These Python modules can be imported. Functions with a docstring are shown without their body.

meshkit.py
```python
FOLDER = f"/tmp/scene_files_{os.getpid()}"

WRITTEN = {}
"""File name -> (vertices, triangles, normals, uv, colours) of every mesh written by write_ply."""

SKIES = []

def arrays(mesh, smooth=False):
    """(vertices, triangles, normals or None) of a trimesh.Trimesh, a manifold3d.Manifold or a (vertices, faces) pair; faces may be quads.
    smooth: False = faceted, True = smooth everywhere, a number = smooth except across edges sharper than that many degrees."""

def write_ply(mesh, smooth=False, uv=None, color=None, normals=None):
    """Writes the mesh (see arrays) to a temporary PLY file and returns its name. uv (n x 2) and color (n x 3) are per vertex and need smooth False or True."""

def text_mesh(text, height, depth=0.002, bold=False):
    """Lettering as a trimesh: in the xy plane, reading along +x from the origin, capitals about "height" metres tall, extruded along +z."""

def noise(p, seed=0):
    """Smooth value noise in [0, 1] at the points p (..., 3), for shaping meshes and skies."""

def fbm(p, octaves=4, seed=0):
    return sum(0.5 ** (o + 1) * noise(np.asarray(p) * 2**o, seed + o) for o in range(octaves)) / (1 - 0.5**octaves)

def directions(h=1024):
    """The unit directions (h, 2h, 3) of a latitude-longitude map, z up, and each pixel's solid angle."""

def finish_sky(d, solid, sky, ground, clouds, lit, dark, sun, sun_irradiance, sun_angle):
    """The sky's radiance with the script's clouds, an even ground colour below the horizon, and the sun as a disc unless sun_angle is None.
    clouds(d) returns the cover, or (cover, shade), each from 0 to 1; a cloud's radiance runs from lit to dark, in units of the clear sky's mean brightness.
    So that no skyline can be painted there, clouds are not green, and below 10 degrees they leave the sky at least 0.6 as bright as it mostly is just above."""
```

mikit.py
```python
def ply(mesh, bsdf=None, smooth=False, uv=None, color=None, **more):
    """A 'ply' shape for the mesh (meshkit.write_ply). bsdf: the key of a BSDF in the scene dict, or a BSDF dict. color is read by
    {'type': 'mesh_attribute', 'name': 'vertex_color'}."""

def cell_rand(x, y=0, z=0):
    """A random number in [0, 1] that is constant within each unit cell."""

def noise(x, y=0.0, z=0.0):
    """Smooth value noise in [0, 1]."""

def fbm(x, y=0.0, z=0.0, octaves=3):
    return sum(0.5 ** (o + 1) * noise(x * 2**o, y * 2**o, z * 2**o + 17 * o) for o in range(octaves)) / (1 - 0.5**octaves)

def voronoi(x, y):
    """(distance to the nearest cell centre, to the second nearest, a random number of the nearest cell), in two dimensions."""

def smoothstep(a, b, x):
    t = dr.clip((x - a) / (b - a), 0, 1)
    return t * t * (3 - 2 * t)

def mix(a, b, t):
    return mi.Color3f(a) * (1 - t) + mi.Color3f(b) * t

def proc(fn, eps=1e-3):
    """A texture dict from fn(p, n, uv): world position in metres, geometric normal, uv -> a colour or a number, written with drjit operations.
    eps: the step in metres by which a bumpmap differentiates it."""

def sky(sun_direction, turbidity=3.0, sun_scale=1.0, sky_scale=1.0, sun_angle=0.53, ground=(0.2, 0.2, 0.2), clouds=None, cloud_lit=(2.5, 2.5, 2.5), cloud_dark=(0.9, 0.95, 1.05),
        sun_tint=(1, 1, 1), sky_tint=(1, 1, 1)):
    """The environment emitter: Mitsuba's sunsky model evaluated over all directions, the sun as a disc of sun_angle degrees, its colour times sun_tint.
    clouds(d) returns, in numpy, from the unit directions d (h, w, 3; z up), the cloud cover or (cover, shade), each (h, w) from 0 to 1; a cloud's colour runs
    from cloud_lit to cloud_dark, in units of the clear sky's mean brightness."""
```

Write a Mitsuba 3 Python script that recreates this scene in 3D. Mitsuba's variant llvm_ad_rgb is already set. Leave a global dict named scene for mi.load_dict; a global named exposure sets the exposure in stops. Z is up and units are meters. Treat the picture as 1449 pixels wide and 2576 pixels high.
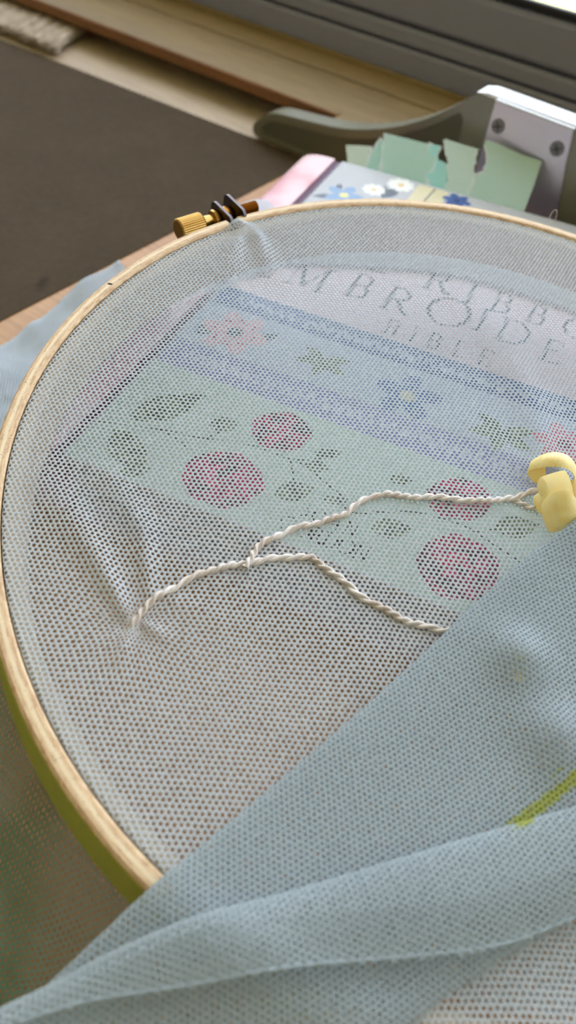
import math, random
import numpy as np, trimesh, drjit as dr, mitsuba as mi, mikit, meshkit
from scipy.interpolate import CubicSpline, PchipInterpolator
from shapely.geometry import Polygon, LineString, Point
from shapely import affinity, union_all
from mikit import proc, noise, fbm, smoothstep, mix
random.seed(7); rng = np.random.default_rng(7)
T = mi.ScalarTransform4f
scene, labels = {}, {}

# ------------------------------------------------------------------ camera, sky, exposure
CAM = np.array([0.0, 0.0, 0.16542])
FWD = np.array([0.0, 0.663799, -0.747911]); UP = np.array([-0.112082, 0.743199, 0.659616])
scene['camera'] = dict(type='thinlens', to_world=T().look_at(origin=CAM.tolist(), target=(CAM + FWD).tolist(), up=UP.tolist()),
                       fov=39.8258, fov_axis='x', aperture_radius=0.0009, focus_distance=0.172, near_clip=0.005, far_clip=200.0)
# even bright overcast sky; the only light of the room comes through its window
scene['sky'] = mikit.sky((-0.5, 0.5, 0.75), turbidity=4.0, sun_scale=0.0, sky_scale=1.0, ground=(0.35, 0.36, 0.25),
                         clouds=lambda d: 0.55 + 0.25 * meshkit.fbm(d * 3.0, 3), cloud_lit=(1.6, 1.65, 1.7), cloud_dark=(1.2, 1.25, 1.35), sky_tint=(1.0, 1.0, 1.0))
exposure = 4.3

# ------------------------------------------------------------------ frames of the three things everything is laid out on
W = np.array([0.847568, -0.530687, 0.0]); ND = np.array([0.530687, 0.847568, 0.0])      # along the window wall, towards it
HC = np.array([0.0433914, 0.1198132, 0.0455])                                           # hoop centre, its axes (plane of the stretched net)
HA = np.array([0.9977109, 0.0, -0.0676233]); HB = np.array([0.0064071, 0.9955014, 0.0945297]); HN = np.array([0.0673191, -0.0947465, 0.9932227])
B0 = np.array([-0.0576551, 0.1363612, 0.0]); BU = np.array([0.9417181, -0.3364031, 0.0]); BV = np.array([0.3364031, 0.9417181, 0.0])   # book, lower hinge corner
Z = np.array([0, 0, 1.0])
def wall(p):  p = np.asarray(p, float) * 1e-3; return p[..., :1] * W + p[..., 1:2] * ND + p[..., 2:3] * Z     # (along, towards, up) mm
def hoop(p):  p = np.asarray(p, float) * 1e-3; return HC + p[..., :1] * HA + p[..., 1:2] * HB + p[..., 2:3] * HN
def book(p):  p = np.asarray(p, float) * 1e-3; return B0 + p[..., :1] * BU + p[..., 1:2] * BV + p[..., 2:3] * Z

# ------------------------------------------------------------------ helpers
def rgb(*c): return {'type': 'rgb', 'value': list(c)}
def lin(r, g, b): return [((x / 255 + 0.055) / 1.055) ** 2.4 if x > 10 else x / 255 / 12.92 for x in (r, g, b)]
def key_free(k):
    if k not in scene and k not in labels: return k
    i = 1
    while f'{k}_{i:03d}' in scene or f'{k}_{i:03d}' in labels: i += 1
    return f'{k}_{i:03d}'
def add(name, mesh, bsdf, parent=None, smooth=30, label=None, cat=None, group=None, kind=None, **kw):
    k = key_free((parent + '__' if parent else '') + name)
    scene[k] = mikit.ply(mesh, bsdf, smooth, **kw)
    d = {a: b for a, b in (('label', label), ('category', cat), ('group', group), ('kind', kind)) if b}
    if d: labels[k] = d
    return k
def thing(name, label, cat, group=None):
    k = key_free(name); labels[k] = {'label': label, 'category': cat}
    if group: labels[k]['group'] = group
    return k
def bx(lo, hi, f, bevel=0.0):
    """bevelled box between two corners in one of the frames"""
    lo, hi = np.array(lo, float), np.array(hi, float)
    if bevel:
        v = []
        for sx in (0, 1):
            for sy in (0, 1):
                for sz in (0, 1):
                    c = np.where([sx, sy, sz], hi, lo); s = np.where([sx, sy, sz], -1, 1) * bevel
                    for i in range(3):
                        q = c + s; q[i] = c[i]; v.append(q)
        m = trimesh.convex.convex_hull(np.array(v))
    else:
        m = trimesh.creation.box(bounds=[lo, hi])
    return trimesh.Trimesh(f(m.vertices), m.faces, process=False)
def prism(poly, z0, z1, f):
    """polygon (shapely or points) extruded from z0 to z1 in a frame"""
    g = poly if hasattr(poly, 'geom_type') else Polygon(poly)
    ms = [trimesh.creation.extrude_polygon(q, z1 - z0, engine='earcut') for q in getattr(g, 'geoms', [g]) if q.area > 1e-4]
    m = trimesh.util.concatenate(ms); v = m.vertices.copy(); v[:, 2] += z0
    return trimesh.Trimesh(f(v), m.faces, process=False)
def grid_faces(a, b, wrap_a=False, wrap_b=False):
    i, j = np.meshgrid(np.arange(a - (not wrap_a)), np.arange(b - (not wrap_b)), indexing='ij')
    i2, j2 = (i + 1) % a, (j + 1) % b
    q = np.stack([i * b + j, i2 * b + j, i2 * b + j2, i * b + j2], -1).reshape(-1, 4)
    return np.vstack([q[:, [0, 1, 2]], q[:, [0, 2, 3]]])
def tube(pts, rad, sides=10, cap=True):
    p = np.asarray(pts, float); n = len(p); rad = np.broadcast_to(rad, (n,))
    t = np.gradient(p, axis=0); t /= np.linalg.norm(t, axis=1, keepdims=True) + 1e-12
    up = np.where(np.abs(t[:, 2:]) < 0.95, [0, 0, 1.0], [1.0, 0, 0])
    a = np.cross(t, up); a /= np.linalg.norm(a, axis=1, keepdims=True) + 1e-12; b = np.cross(t, a)
    g = np.arange(sides) * 2 * np.pi / sides
    v = (p[:, None] + rad[:, None, None] * (np.cos(g)[None, :, None] * a[:, None] + np.sin(g)[None, :, None] * b[:, None])).reshape(-1, 3)
    f = grid_faces(n, sides, False, True)
    if cap:
        v = np.vstack([v, p[0], p[-1]]); k = np.arange(sides)
        f = np.vstack([f, np.stack([k, (k + 1) % sides, k * 0 + n * sides], 1), np.stack([(k + 1) % sides + (n - 1) * sides, k + (n - 1) * sides, k * 0 + n * sides + 1], 1)])
    m = trimesh.Trimesh(v, f, process=False); m.fix_normals(); return m
def spline(p, step):
    p = np.asarray(p, float); s = np.r_[0, np.cumsum(np.linalg.norm(np.diff(p, axis=0), axis=1))]
    q = np.arange(0, s[-1], step); return PchipInterpolator(s, p)(q)

# ------------------------------------------------------------------ materials
def principled(col, rough=0.6, **k): return {'type': 'twosided', 'bsdf': {'type': 'principled', 'base_color': col if isinstance(col, dict) else rgb(*col), 'roughness': rough, **k}}
def hloc(p):
    x, y, z = p.x - HC[0], p.y - HC[1], p.z - HC[2]
    return x * HA[0] + y * HA[1] + z * HA[2], x * HB[0] + y * HB[1] + z * HB[2]
def seg_dist(u, v, a, b):
    dx, dy = b[0] - a[0], b[1] - a[1]
    t = dr.clip(((u - a[0]) * dx + (v - a[1]) * dy) / (dx * dx + dy * dy), 0, 1)
    return dr.sqrt(dr.square(u - a[0] - t * dx) + dr.square(v - a[1] - t * dy))
NET = lin(220, 228, 235)
NET_SHADED = lin(190, 202, 208)  # same net, darker: shade on the flap is put into its colour
def net_col(p, n, uv):
    u, v = hloc(p); u = u * 1000; v = v * 1000
    c = mix(NET, [x * 0.95 for x in NET], noise(u * 0.15, v * 0.15))
    return c
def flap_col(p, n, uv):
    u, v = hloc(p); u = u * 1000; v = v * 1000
    c = mix(NET_SHADED, [x * 0.9 for x in NET_SHADED], fbm(u * 0.08, v * 0.08))
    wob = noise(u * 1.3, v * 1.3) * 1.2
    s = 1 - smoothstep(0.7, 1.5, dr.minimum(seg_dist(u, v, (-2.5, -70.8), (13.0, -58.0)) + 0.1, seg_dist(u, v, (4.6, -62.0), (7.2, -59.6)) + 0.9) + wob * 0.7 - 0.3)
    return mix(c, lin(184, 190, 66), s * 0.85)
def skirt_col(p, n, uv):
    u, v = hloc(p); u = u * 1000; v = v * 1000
    g = (1 - smoothstep(-48, -20, u)) * (1 - smoothstep(-30, 20, v)) * (0.6 + 0.4 * smoothstep(0.3, 0.65, fbm(u * 0.05, v * 0.05 + 9)))  # green dye, deepened to put the skirt's shade into the colour
    return mix(NET_SHADED, mix(lin(112, 150, 124), lin(142, 146, 120), smoothstep(0.35, 0.65, fbm(u * 0.03 + 4, v * 0.03))), g)
def wood_fn(c1, c2, ax, sx=60.0, sy=900.0, dark=0.0):
    def f(p, n, uv):
        a = p.x * ax[0] + p.y * ax[1]; b = -p.x * ax[1] + p.y * ax[0]
        g = fbm(a * sx, b * sy, p.z * sy, 4); k = smoothstep(0.25, 0.8, g * 0.7 + 0.3 * noise(a * 9, b * 70))
        return mix(c1, c2, k)
    return proc(f)
def hoop_wood(p, n, uv):
    u, v = hloc(p); r = dr.sqrt(u * u + v * v) * 1000; th = dr.atan2(v, u)
    g = fbm(th * 60, r * 3.0, p.z * 900, 4); speck = smoothstep(0.72, 0.86, noise(th * 420, r * 6, p.z * 2500))
    base = mix(lin(226, 196, 158), lin(196, 160, 120), smoothstep(0.3, 0.75, g))
    line = smoothstep(0.55, 0.15, dr.abs(r - 101.75 - 0.15 * noise(th * 40)))
    base = mix(base, lin(244, 224, 190), line * 0.8)
    return mix(base, lin(140, 105, 75), speck * 0.5)
MATS = {
 'net': {'type': 'principledthin', 'base_color': proc(net_col), 'roughness': 0.55, 'diff_trans': 0.8},
 'net_shaded': {'type': 'principledthin', 'base_color': proc(flap_col), 'roughness': 0.55, 'diff_trans': 0.8},
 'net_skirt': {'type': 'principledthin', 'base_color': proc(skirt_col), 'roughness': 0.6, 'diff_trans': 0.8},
 'hoop_wood': principled(proc(hoop_wood), 0.55),
 'pale_wood': principled(lin(206, 186, 164), 0.6),
 'olive': principled(lin(146, 150, 46), 0.45),
 'desk_wood': principled(wood_fn(lin(194, 146, 98), lin(168, 122, 78), W), 0.42, specular=0.5),
 'ledge_wood': principled(wood_fn(lin(140, 116, 70), lin(114, 94, 54), W), 0.55),
 'window_lit_wood': principled(wood_fn(lin(190, 172, 148), lin(170, 150, 126), W), 0.55),  # desk wood again, with window light put into a paler colour
 'lip_wood': principled(wood_fn(lin(140, 94, 52), lin(112, 72, 38), W), 0.6),
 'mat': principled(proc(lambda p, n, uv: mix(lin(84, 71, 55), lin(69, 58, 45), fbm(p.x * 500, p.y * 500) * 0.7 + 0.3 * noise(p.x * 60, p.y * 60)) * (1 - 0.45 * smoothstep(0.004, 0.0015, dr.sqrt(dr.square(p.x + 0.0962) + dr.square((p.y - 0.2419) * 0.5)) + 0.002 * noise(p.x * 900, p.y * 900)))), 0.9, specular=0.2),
 'frame': principled(lin(142, 144, 164), 0.5),
 'gasket': principled(lin(22, 22, 26), 0.45),
 'glass': {'type': 'thindielectric'},
 'olive_grey': principled(lin(118, 117, 100), 0.3, specular=0.8, clearcoat=0.6, clearcoat_gloss=0.8),
 'recess': principled(lin(92, 92, 78), 0.5),
 'glare_white': principled(lin(214, 216, 222), 0.22, specular=0.9, clearcoat=1.0, clearcoat_gloss=0.9),  # white that carries reflected window light as colour
 'steel': {'type': 'twosided', 'bsdf': {'type': 'roughconductor', 'material': 'Cr', 'alpha': 0.18, 'specular_reflectance': rgb(0.95, 0.9, 0.88)}},
 'screw_steel': principled(lin(120, 116, 112), 0.35, metallic=0.9),
 'dark': principled(lin(26, 24, 26), 0.5),
 'brass': principled(lin(196, 156, 88), 0.25, metallic=1.0),
 'brass_dark': principled(lin(176, 124, 52), 0.3, metallic=1.0),
 'bracket': principled(lin(110, 104, 106), 0.3, metallic=1.0),
 'print': principled({'type': 'mesh_attribute', 'name': 'vertex_color'}, 0.45, specular=0.4),
 'rose': principled(proc(lambda p, n, uv: mix(lin(168, 30, 78), lin(70, 14, 42), smoothstep(0.35, 0.65, fbm(p.x * 420, p.y * 420, 3.0)))), 0.5),
 'leaf': principled(proc(lambda p, n, uv: mix(lin(120, 140, 104), lin(66, 84, 62), smoothstep(0.3, 0.7, fbm(p.x * 500, p.y * 500, 3.0)))), 0.5),
 'spine': principled(proc(lambda p, n, uv: mix(lin(240, 206, 214), lin(222, 160, 172), smoothstep(0.40, 0.62, fbm(p.x * 55, p.y * 55, p.z * 55)))), 0.4, specular=0.5),
 'pages': principled(proc(lambda p, n, uv: mix(lin(216, 220, 236), lin(140, 146, 172), smoothstep(0.45, 0.75, noise(p.z * 1400, 2.0)))), 0.7),
 'note': {'type': 'principledthin', 'base_color': {'type': 'mesh_attribute', 'name': 'vertex_color'}, 'roughness': 0.7, 'diff_trans': 0.4},
 'cord': principled(proc(lambda p, n, uv: mix(lin(226, 219, 214), lin(196, 182, 170), smoothstep(0.35, 0.7, fbm(p.x * 160, p.y * 160, p.z * 160)))), 0.38, specular=0.6, sheen=0.6),
 'ribbon': principled(proc(lambda p, n, uv: mix(lin(254, 238, 172), lin(247, 220, 136), noise(p.x * 700, p.y * 700, p.z * 700))), 0.38, specular=0.6),
 'ribbon_shaded': principled(lin(240, 186, 84), 0.45, sheen=0.5),  # same ribbon, shade of its inner gaps put into a deeper yellow
 'bristle': principled(proc(lambda p, n, uv: mix(lin(226, 212, 190), lin(176, 158, 134), noise(p.x * 900, p.y * 900, p.z * 500))), 0.7),
 'brush_block': principled(lin(150, 46, 40), 0.5),
 'plaster': principled(lin(225, 220, 212), 0.8),
 'floorwood': principled(lin(150, 120, 92), 0.6),
 'lawn': principled(lin(232, 228, 150), 0.9),
}
for k, v in MATS.items(): scene['mat_' + k] = v
M = lambda k: 'mat_' + k

# ------------------------------------------------------------------ the room
RW, RD, RZ = (-1700, 1500), (-2500, 400), (-730, 1750)
def struct(name, mesh, mat, parent=None, smooth=False):
    return add(name, mesh, M(mat), parent, smooth, kind=None if parent else 'structure')
struct('floor', bx((RW[0], RD[0], RZ[0] - 40), (RW[1], RD[1], RZ[0]), wall), 'floorwood')
struct('ceiling', bx((RW[0], RD[0], RZ[1]), (RW[1], RD[1], RZ[1] + 40), wall), 'plaster')
struct('wall_left', bx((RW[0] - 60, RD[0], RZ[0]), (RW[0], RD[1], RZ[1]), wall), 'plaster')
struct('wall_right', bx((RW[1], RD[0], RZ[0]), (RW[1] + 60, RD[1], RZ[1]), wall), 'plaster')
struct('wall_back', bx((RW[0], RD[0] - 60, RZ[0]), (RW[1], RD[0], RZ[1]), wall), 'plaster')
OW, OZ = (-1250, 1150), (0, 1520)
wm = trimesh.util.concatenate([bx((RW[0], 400, RZ[0]), (OW[0], 520, RZ[1]), wall), bx((OW[1], 400, RZ[0]), (RW[1], 520, RZ[1]), wall),
                               bx((OW[0], 400, RZ[0]), (OW[1], 520, OZ[0]), wall), bx((OW[0], 400, OZ[1]), (OW[1], 520, RZ[1]), wall)])
struct('wall_window', wm, 'plaster')
labels['window_1'] = {'kind': 'structure'}
def rail(name, z0, z1, d0, mat, parent='window_1', bev=1.2, d1=402):
    return add(name, bx((OW[0], d0, z0), (OW[1], d1, z1), wall, bev), M(mat), parent, False)
rail('bottom_rail', 0.2, 26.4, 387, 'frame'); rail('bottom_rail', 27.6, 35.0, 388, 'frame'); rail('bottom_rail', 36.2, 55.6, 389.5, 'frame', bev=2.0)
rail('groove', 20, 40, 393, 'gasket', bev=0)
rail('gasket', 55.9, 59.6, 390.5, 'gasket', bev=0.8, d1=394.5)
rail('top_rail', 1470, 1520, 387, 'frame')
for x0, x1 in ((OW[0], OW[0] + 55), (OW[1] - 55, OW[1])):
    add('stile', bx((x0, 387, 59), (x1, 402, 1471), wall, 1.2), M('frame'), 'window_1', False)
add('pane', (wall(np.array([[OW[0] + 50, 397, 57], [OW[1] - 50, 397, 57], [OW[1] - 50, 397, 1475], [OW[0] + 50, 397, 1475]], float)), np.array([[0, 1, 2], [0, 2, 3]])), M('glass'), 'window_1', False)
struct('ground', bx((-30000, 700, -1300), (30000, 40000, -1200), wall), 'lawn')

# ------------------------------------------------------------------ desk, mat, ledge, brush
desk = thing('desk', 'light birch wooden desk under the hoop and book', 'desk')
add('top', bx((-1200, -420, -25), (1000, 386, 0), wall, 1.5), M('desk_wood'), desk, False)
for x in (-1150, 950):
    for y in (-370, 340):
        add('leg', bx((x - 25, y - 25, -730), (x + 25, y + 25, -25), wall, 2), M('desk_wood'), desk, False)
mat_poly = [(-7.7, 361.7), (-30.6, 327.3), (-103.7, 217.4), (-310, -93), (-720, 180), (-395, 586.6)]
mp = Polygon(mat_poly).buffer(-2).buffer(2)
wd = lambda v: np.asarray(v, float) * 1e-3
add('desk_mat', prism(mp, 0.02, 0.4, wd), M('mat'), None, False, label='flat dark brown desk mat between the hoop and the wooden ledge', cat='desk mat')
add('lit_rear_strip', prism([(-1200, 269.6), (-402.5, 296.1), (-230.5, 301.8), (-190, 302.6), (1000, 302.6), (1000, 385.5), (-1200, 385.5)], -0.2, 0.12, wall), M('window_lit_wood'), desk, False, label='rear strip of the desk top, window light put into its paler colour')  # added part: carries the window light on the rear desk as colour
lg = thing('wooden_ledge', 'long brown wooden ledge board along the foot of the window frame', 'ledge')
wl = lambda v: wall(v)
add('board', prism([(-1200, 325.3), (-201.5, 325.3), (-199.5, 326.5), (-199.5, 318), (900, 318), (900, 386.5), (-1200, 386.5)], 9.8, 13.9, wl), M('ledge_wood'), lg, False)
add('front_lip', bx((-1200, 323.6, 8.6), (-199.6, 325.4, 13.9), wall, 0.5), M('lip_wood'), lg, False, label='dark orange-brown front lip')
xs = np.linspace(-1200, 900, 3)
add('bead', tube(wall(np.c_[xs, xs * 0 + 362.7, xs * 0 + 13.8]), 0.0012, 10), M('ledge_wood'), lg, 60)
add('bead', tube(wall(np.c_[xs, xs * 0 + 384.3, xs * 0 + 14.2]), 0.0016, 10), M('ledge_wood'), lg, 60)
for x in (-1150, -700, 500): add('bearer', bx((x, 345, 0.2), (x + 30, 386, 9.8), wall, 0.4), M('ledge_wood'), lg, False)

br = thing('hand_brush', 'cream bristled hand brush lying in the gap under the wooden ledge', 'brush')
add('block', bx((-560, 332, 1.0), (-378, 352, 8.4), wall, 1.2), M('brush_block'), br, False, label='red wooden brush block')
for i in range(20):
    x = -374 - i * 8.6; ms = []
    for j in range(46):
        x0 = x + rng.normal(0, 1.7); x1 = x0 + 6 + rng.normal(0, 2.4); z0, z1 = rng.uniform(2, 7), rng.uniform(1.2, 6.5)
        pts = np.array([[x0 - 4, 334, z0], [(x0 - 4 + x1) / 2 + rng.normal(0, .5), 316, (z0 + z1) / 2 + 0.8], [x1, 297.5 + rng.normal(0, 1.0), z1]])
        ms.append(tube(wall(spline(pts, 9.0)), 0.00042, 4, False))
    add('bristle_tuft', trimesh.util.concatenate(ms), M('bristle'), br, True)

# ------------------------------------------------------------------ grey-green curved tool handle with a screwed steel plate
hd = thing('tool_handle', 'grey-green curved plastic handle with a screwed steel plate behind the book', 'tool handle')
prof = [(-228.5, 1.2), (-231.4, 1.6), (-232.6, 4.0), (-230.2, 8.2), (-225.8, 12.2), (-219.1, 14.9), (-204.8, 16.6), (-185.7, 19.0), (-166.2, 24.6), (-148.6, 33.0), (-136.1, 41.8), (-126.4, 50.6), (-122, 50.9), (-20, 49.0), (-20, 1.2)]
top = spline(prof[3:12], 2.0); outline = np.vstack([spline(prof[:4], 0.8), top, prof[11:]])
hp = Polygon(outline).buffer(-0.6).buffer(0.6)
def wz(v): v = np.asarray(v, float); return wall(np.c_[v[:, 0], 302.0 + v[:, 2], v[:, 1]])     # outline (along, up), depth
def solid(poly, d0, d1, ch=0.5):
    """outline extruded with chamfered edges"""
    g = poly if hasattr(poly, 'geom_type') else Polygon(poly)
    ms = [trimesh.creation.extrude_polygon(q, h, engine='earcut') for q, h in ((g.buffer(-ch), d1 - d0), (g, d1 - d0 - 2 * ch))]
    a, b = (m.vertices.copy() for m in ms); a[:, 2] += d0; b[:, 2] += d0 + ch
    return trimesh.util.concatenate([trimesh.Trimesh(wz(a), ms[0].faces, process=False), trimesh.Trimesh(wz(b), ms[1].faces, process=False)])
inner_zone = [(-227, 6.0), (-221, 10.5), (-205, 12.6), (-186, 15.0), (-166, 20.6), (-149, 29), (-136, 38), (-131.5, 41.5), (-129.4, 39), (-129.4, 4), (-226, 3.2)]
iz = Polygon(spline(np.array(inner_zone + inner_zone[:1]), 1.5)).buffer(-0.5).buffer(0.5)
body = hp.difference(iz)
add('body', solid(body, 0, 10, 0.5), M('olive_grey'), hd, 25)
add('recessed_panel', prism(iz.buffer(0.4), 0.9, 9.1, wz), M('recess'), hd, False)
add('top_glare', solid(Polygon([(-126.6, 50.6), (-122.2, 51.6), (-20, 49.6), (-20, 48.6), (-122, 50.4)]), 0.4, 10.0, 0.1), M('glare_white'), hd, False, label='top edge with the window glare put into its white')  # handle top, the window's reflection put into its white colour
add('steel_plate', solid(Polygon([(-117.8, 50.6), (-86.0, 49.9), (-84.6, 37), (-80.5, 12), (-80.0, 2), (-121.0, 2), (-118.6, 25)]), -1.3, 0.2, 0.25), M('steel'), hd, False, label='steel plate with two screws')
add('plate_edge', solid(Polygon([(-117.9, 50.5), (-117.7, 51.2), (-85.8, 50.4), (-85.9, 49.8)]), -1.5, 0.2, 0.1), M('glare_white'), hd, False, label='bent upper edge of the plate, bright glint put into its colour')  # bent steel edge, its glint put into the white colour
for (x, z) in ((-114.2, 42.4), (-89.7, 41.9)):
    s = add('screw_head', trimesh.Trimesh(wz(np.array(trimesh.creation.cylinder(2.7, 0.7, sections=28).vertices) + [x, z, -1.45]), trimesh.creation.cylinder(2.7, 0.7, sections=28).faces), M('screw_steel'), hd, 30, label='cross-head screw')
    cross = Polygon([(-1.7, -.32), (1.7, -.32), (1.7, .32), (-1.7, .32)]).union(Polygon([(-.32, -1.7), (.32, -1.7), (.32, 1.7), (-.32, 1.7)]))
    cross = affinity.translate(affinity.rotate(cross, rng.uniform(10, 70)), x, z)
    add('slot', prism(cross, -1.86, -1.7, wz), M('dark'), s, False)

# ------------------------------------------------------------------ the book
bk = thing('book', 'hardback embroidery book with printed roses lying under the hoop', 'book')
BW, BH = 140.0, 187.0
def rrect(x0, y0, x1, y1, r): return Polygon([(x0, y0), (x1, y0), (x1, y1), (x0, y1)]).buffer(-r).buffer(r)
def vc(mesh, c): return dict(smooth=False, color=np.tile(c, (len(mesh.vertices), 1)))
def flat(name, poly, c, parent, z0=24.0, z1=24.06, **kw):
    m = prism(poly, z0, z1, book); return add(name, m, M('print'), parent, label=kw.get('label'), **vc(m, c))
m = prism(rrect(0.6, 0, BW, BH, 1.0), 21.6, 24.0, book); cover = add('front_cover', m, M('print'), bk, **vc(m, lin(188, 190, 197)))
m = prism(rrect(0.6, 0, BW, BH, 1.0), 0.1, 2.4, book); add('back_cover', m, M('print'), bk, **vc(m, lin(200, 176, 180)))
add('page_block', bx((0.5, 2.5, 2.4), (BW - 2.5, BH - 2.5, 21.6), book, 0.3), M('pages'), bk, False)
# rounded spine
a = np.linspace(-np.pi / 2, np.pi / 2, 41)
sq = lambda x, e: np.sign(x) * np.abs(x) ** e
ring = np.r_[np.c_[-2.6 - 16.0 * sq(np.cos(a), .6), 12.1 + 12.0 * sq(np.sin(a), .62)], np.c_[-2.6 - 14.2 * sq(np.cos(a[::-1]), .6), 12.1 + 10.2 * sq(np.sin(a[::-1]), .62)]]
sp = Polygon(ring); mm = trimesh.creation.extrude_polygon(sp, BH, engine='earcut'); v = mm.vertices
add('spine', trimesh.Trimesh(book(np.c_[v[:, 0], v[:, 2], v[:, 1]]), mm.faces, process=False), M('spine'), bk, 40, label='rounded pink spine')
m = prism([(-3.2, 0), (1.0, 0), (1.0, BH), (-3.2, BH)], 22.2, 23.1, book); add('hinge_groove', m, M('print'), bk, label='dark purple hinge line', **vc(m, lin(84, 44, 78)))
m = prism([(-6.4, 0), (-3.0, 0), (-3.0, BH), (-6.4, BH)], 23.3, 24.05, book); add('spine_edge', m, M('print'), bk, label='light pink strip beside the hinge', **vc(m, lin(236, 206, 212)))
# printed bands
def rect(x0, y0, x1, y1): return Polygon([(x0, y0), (x1, y0), (x1, y1), (x0, y1)])
flat('printed_panel', rect(1.2, 86, BW, 143), lin(208, 188, 195), cover, label='pale pink title panel')
flat('printed_panel', rect(1.2, 56, BW, 77), lin(166, 183, 206), cover, label='pale blue printed panel')
flat('printed_panel', rect(1.2, 0.6, BW, 44.2), lin(180, 206, 190), cover, label='mint green printed panel')
flat('printed_band', rect(1.2, 76.6, BW, 86.2), lin(58, 90, 142), cover, z1=24.07, label='printed blue band')
flat('printed_band', rect(1.2, 43.6, BW, 55.6), lin(130, 132, 186), cover, z1=24.07, label='printed lilac band')
def squiggles(y, h, c):
    g = []
    for x in np.arange(8, 134, 3.4):
        p = [(x + rng.uniform(-.4, .4), y - h / 2 * rng.uniform(.4, 1)), (x + 1 + rng.uniform(-.5, .5), y + h / 2 * rng.uniform(.5, 1)), (x + 2 + rng.uniform(-.5, .5), y - h / 2 * rng.uniform(0, 1)), (x + 2.6, y + h / 2 * rng.uniform(-.3, .6))]
        g.append(LineString(spline(p, 0.5)).buffer(0.28, 2))
    m = prism(union_all(g), 24.07, 24.12, book); add('band_ornament', m, M('print'), cover, **vc(m, c))
squiggles(81.2, 4.6, lin(190, 206, 226)); squiggles(49.6, 5.0, lin(206, 210, 232))
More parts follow.
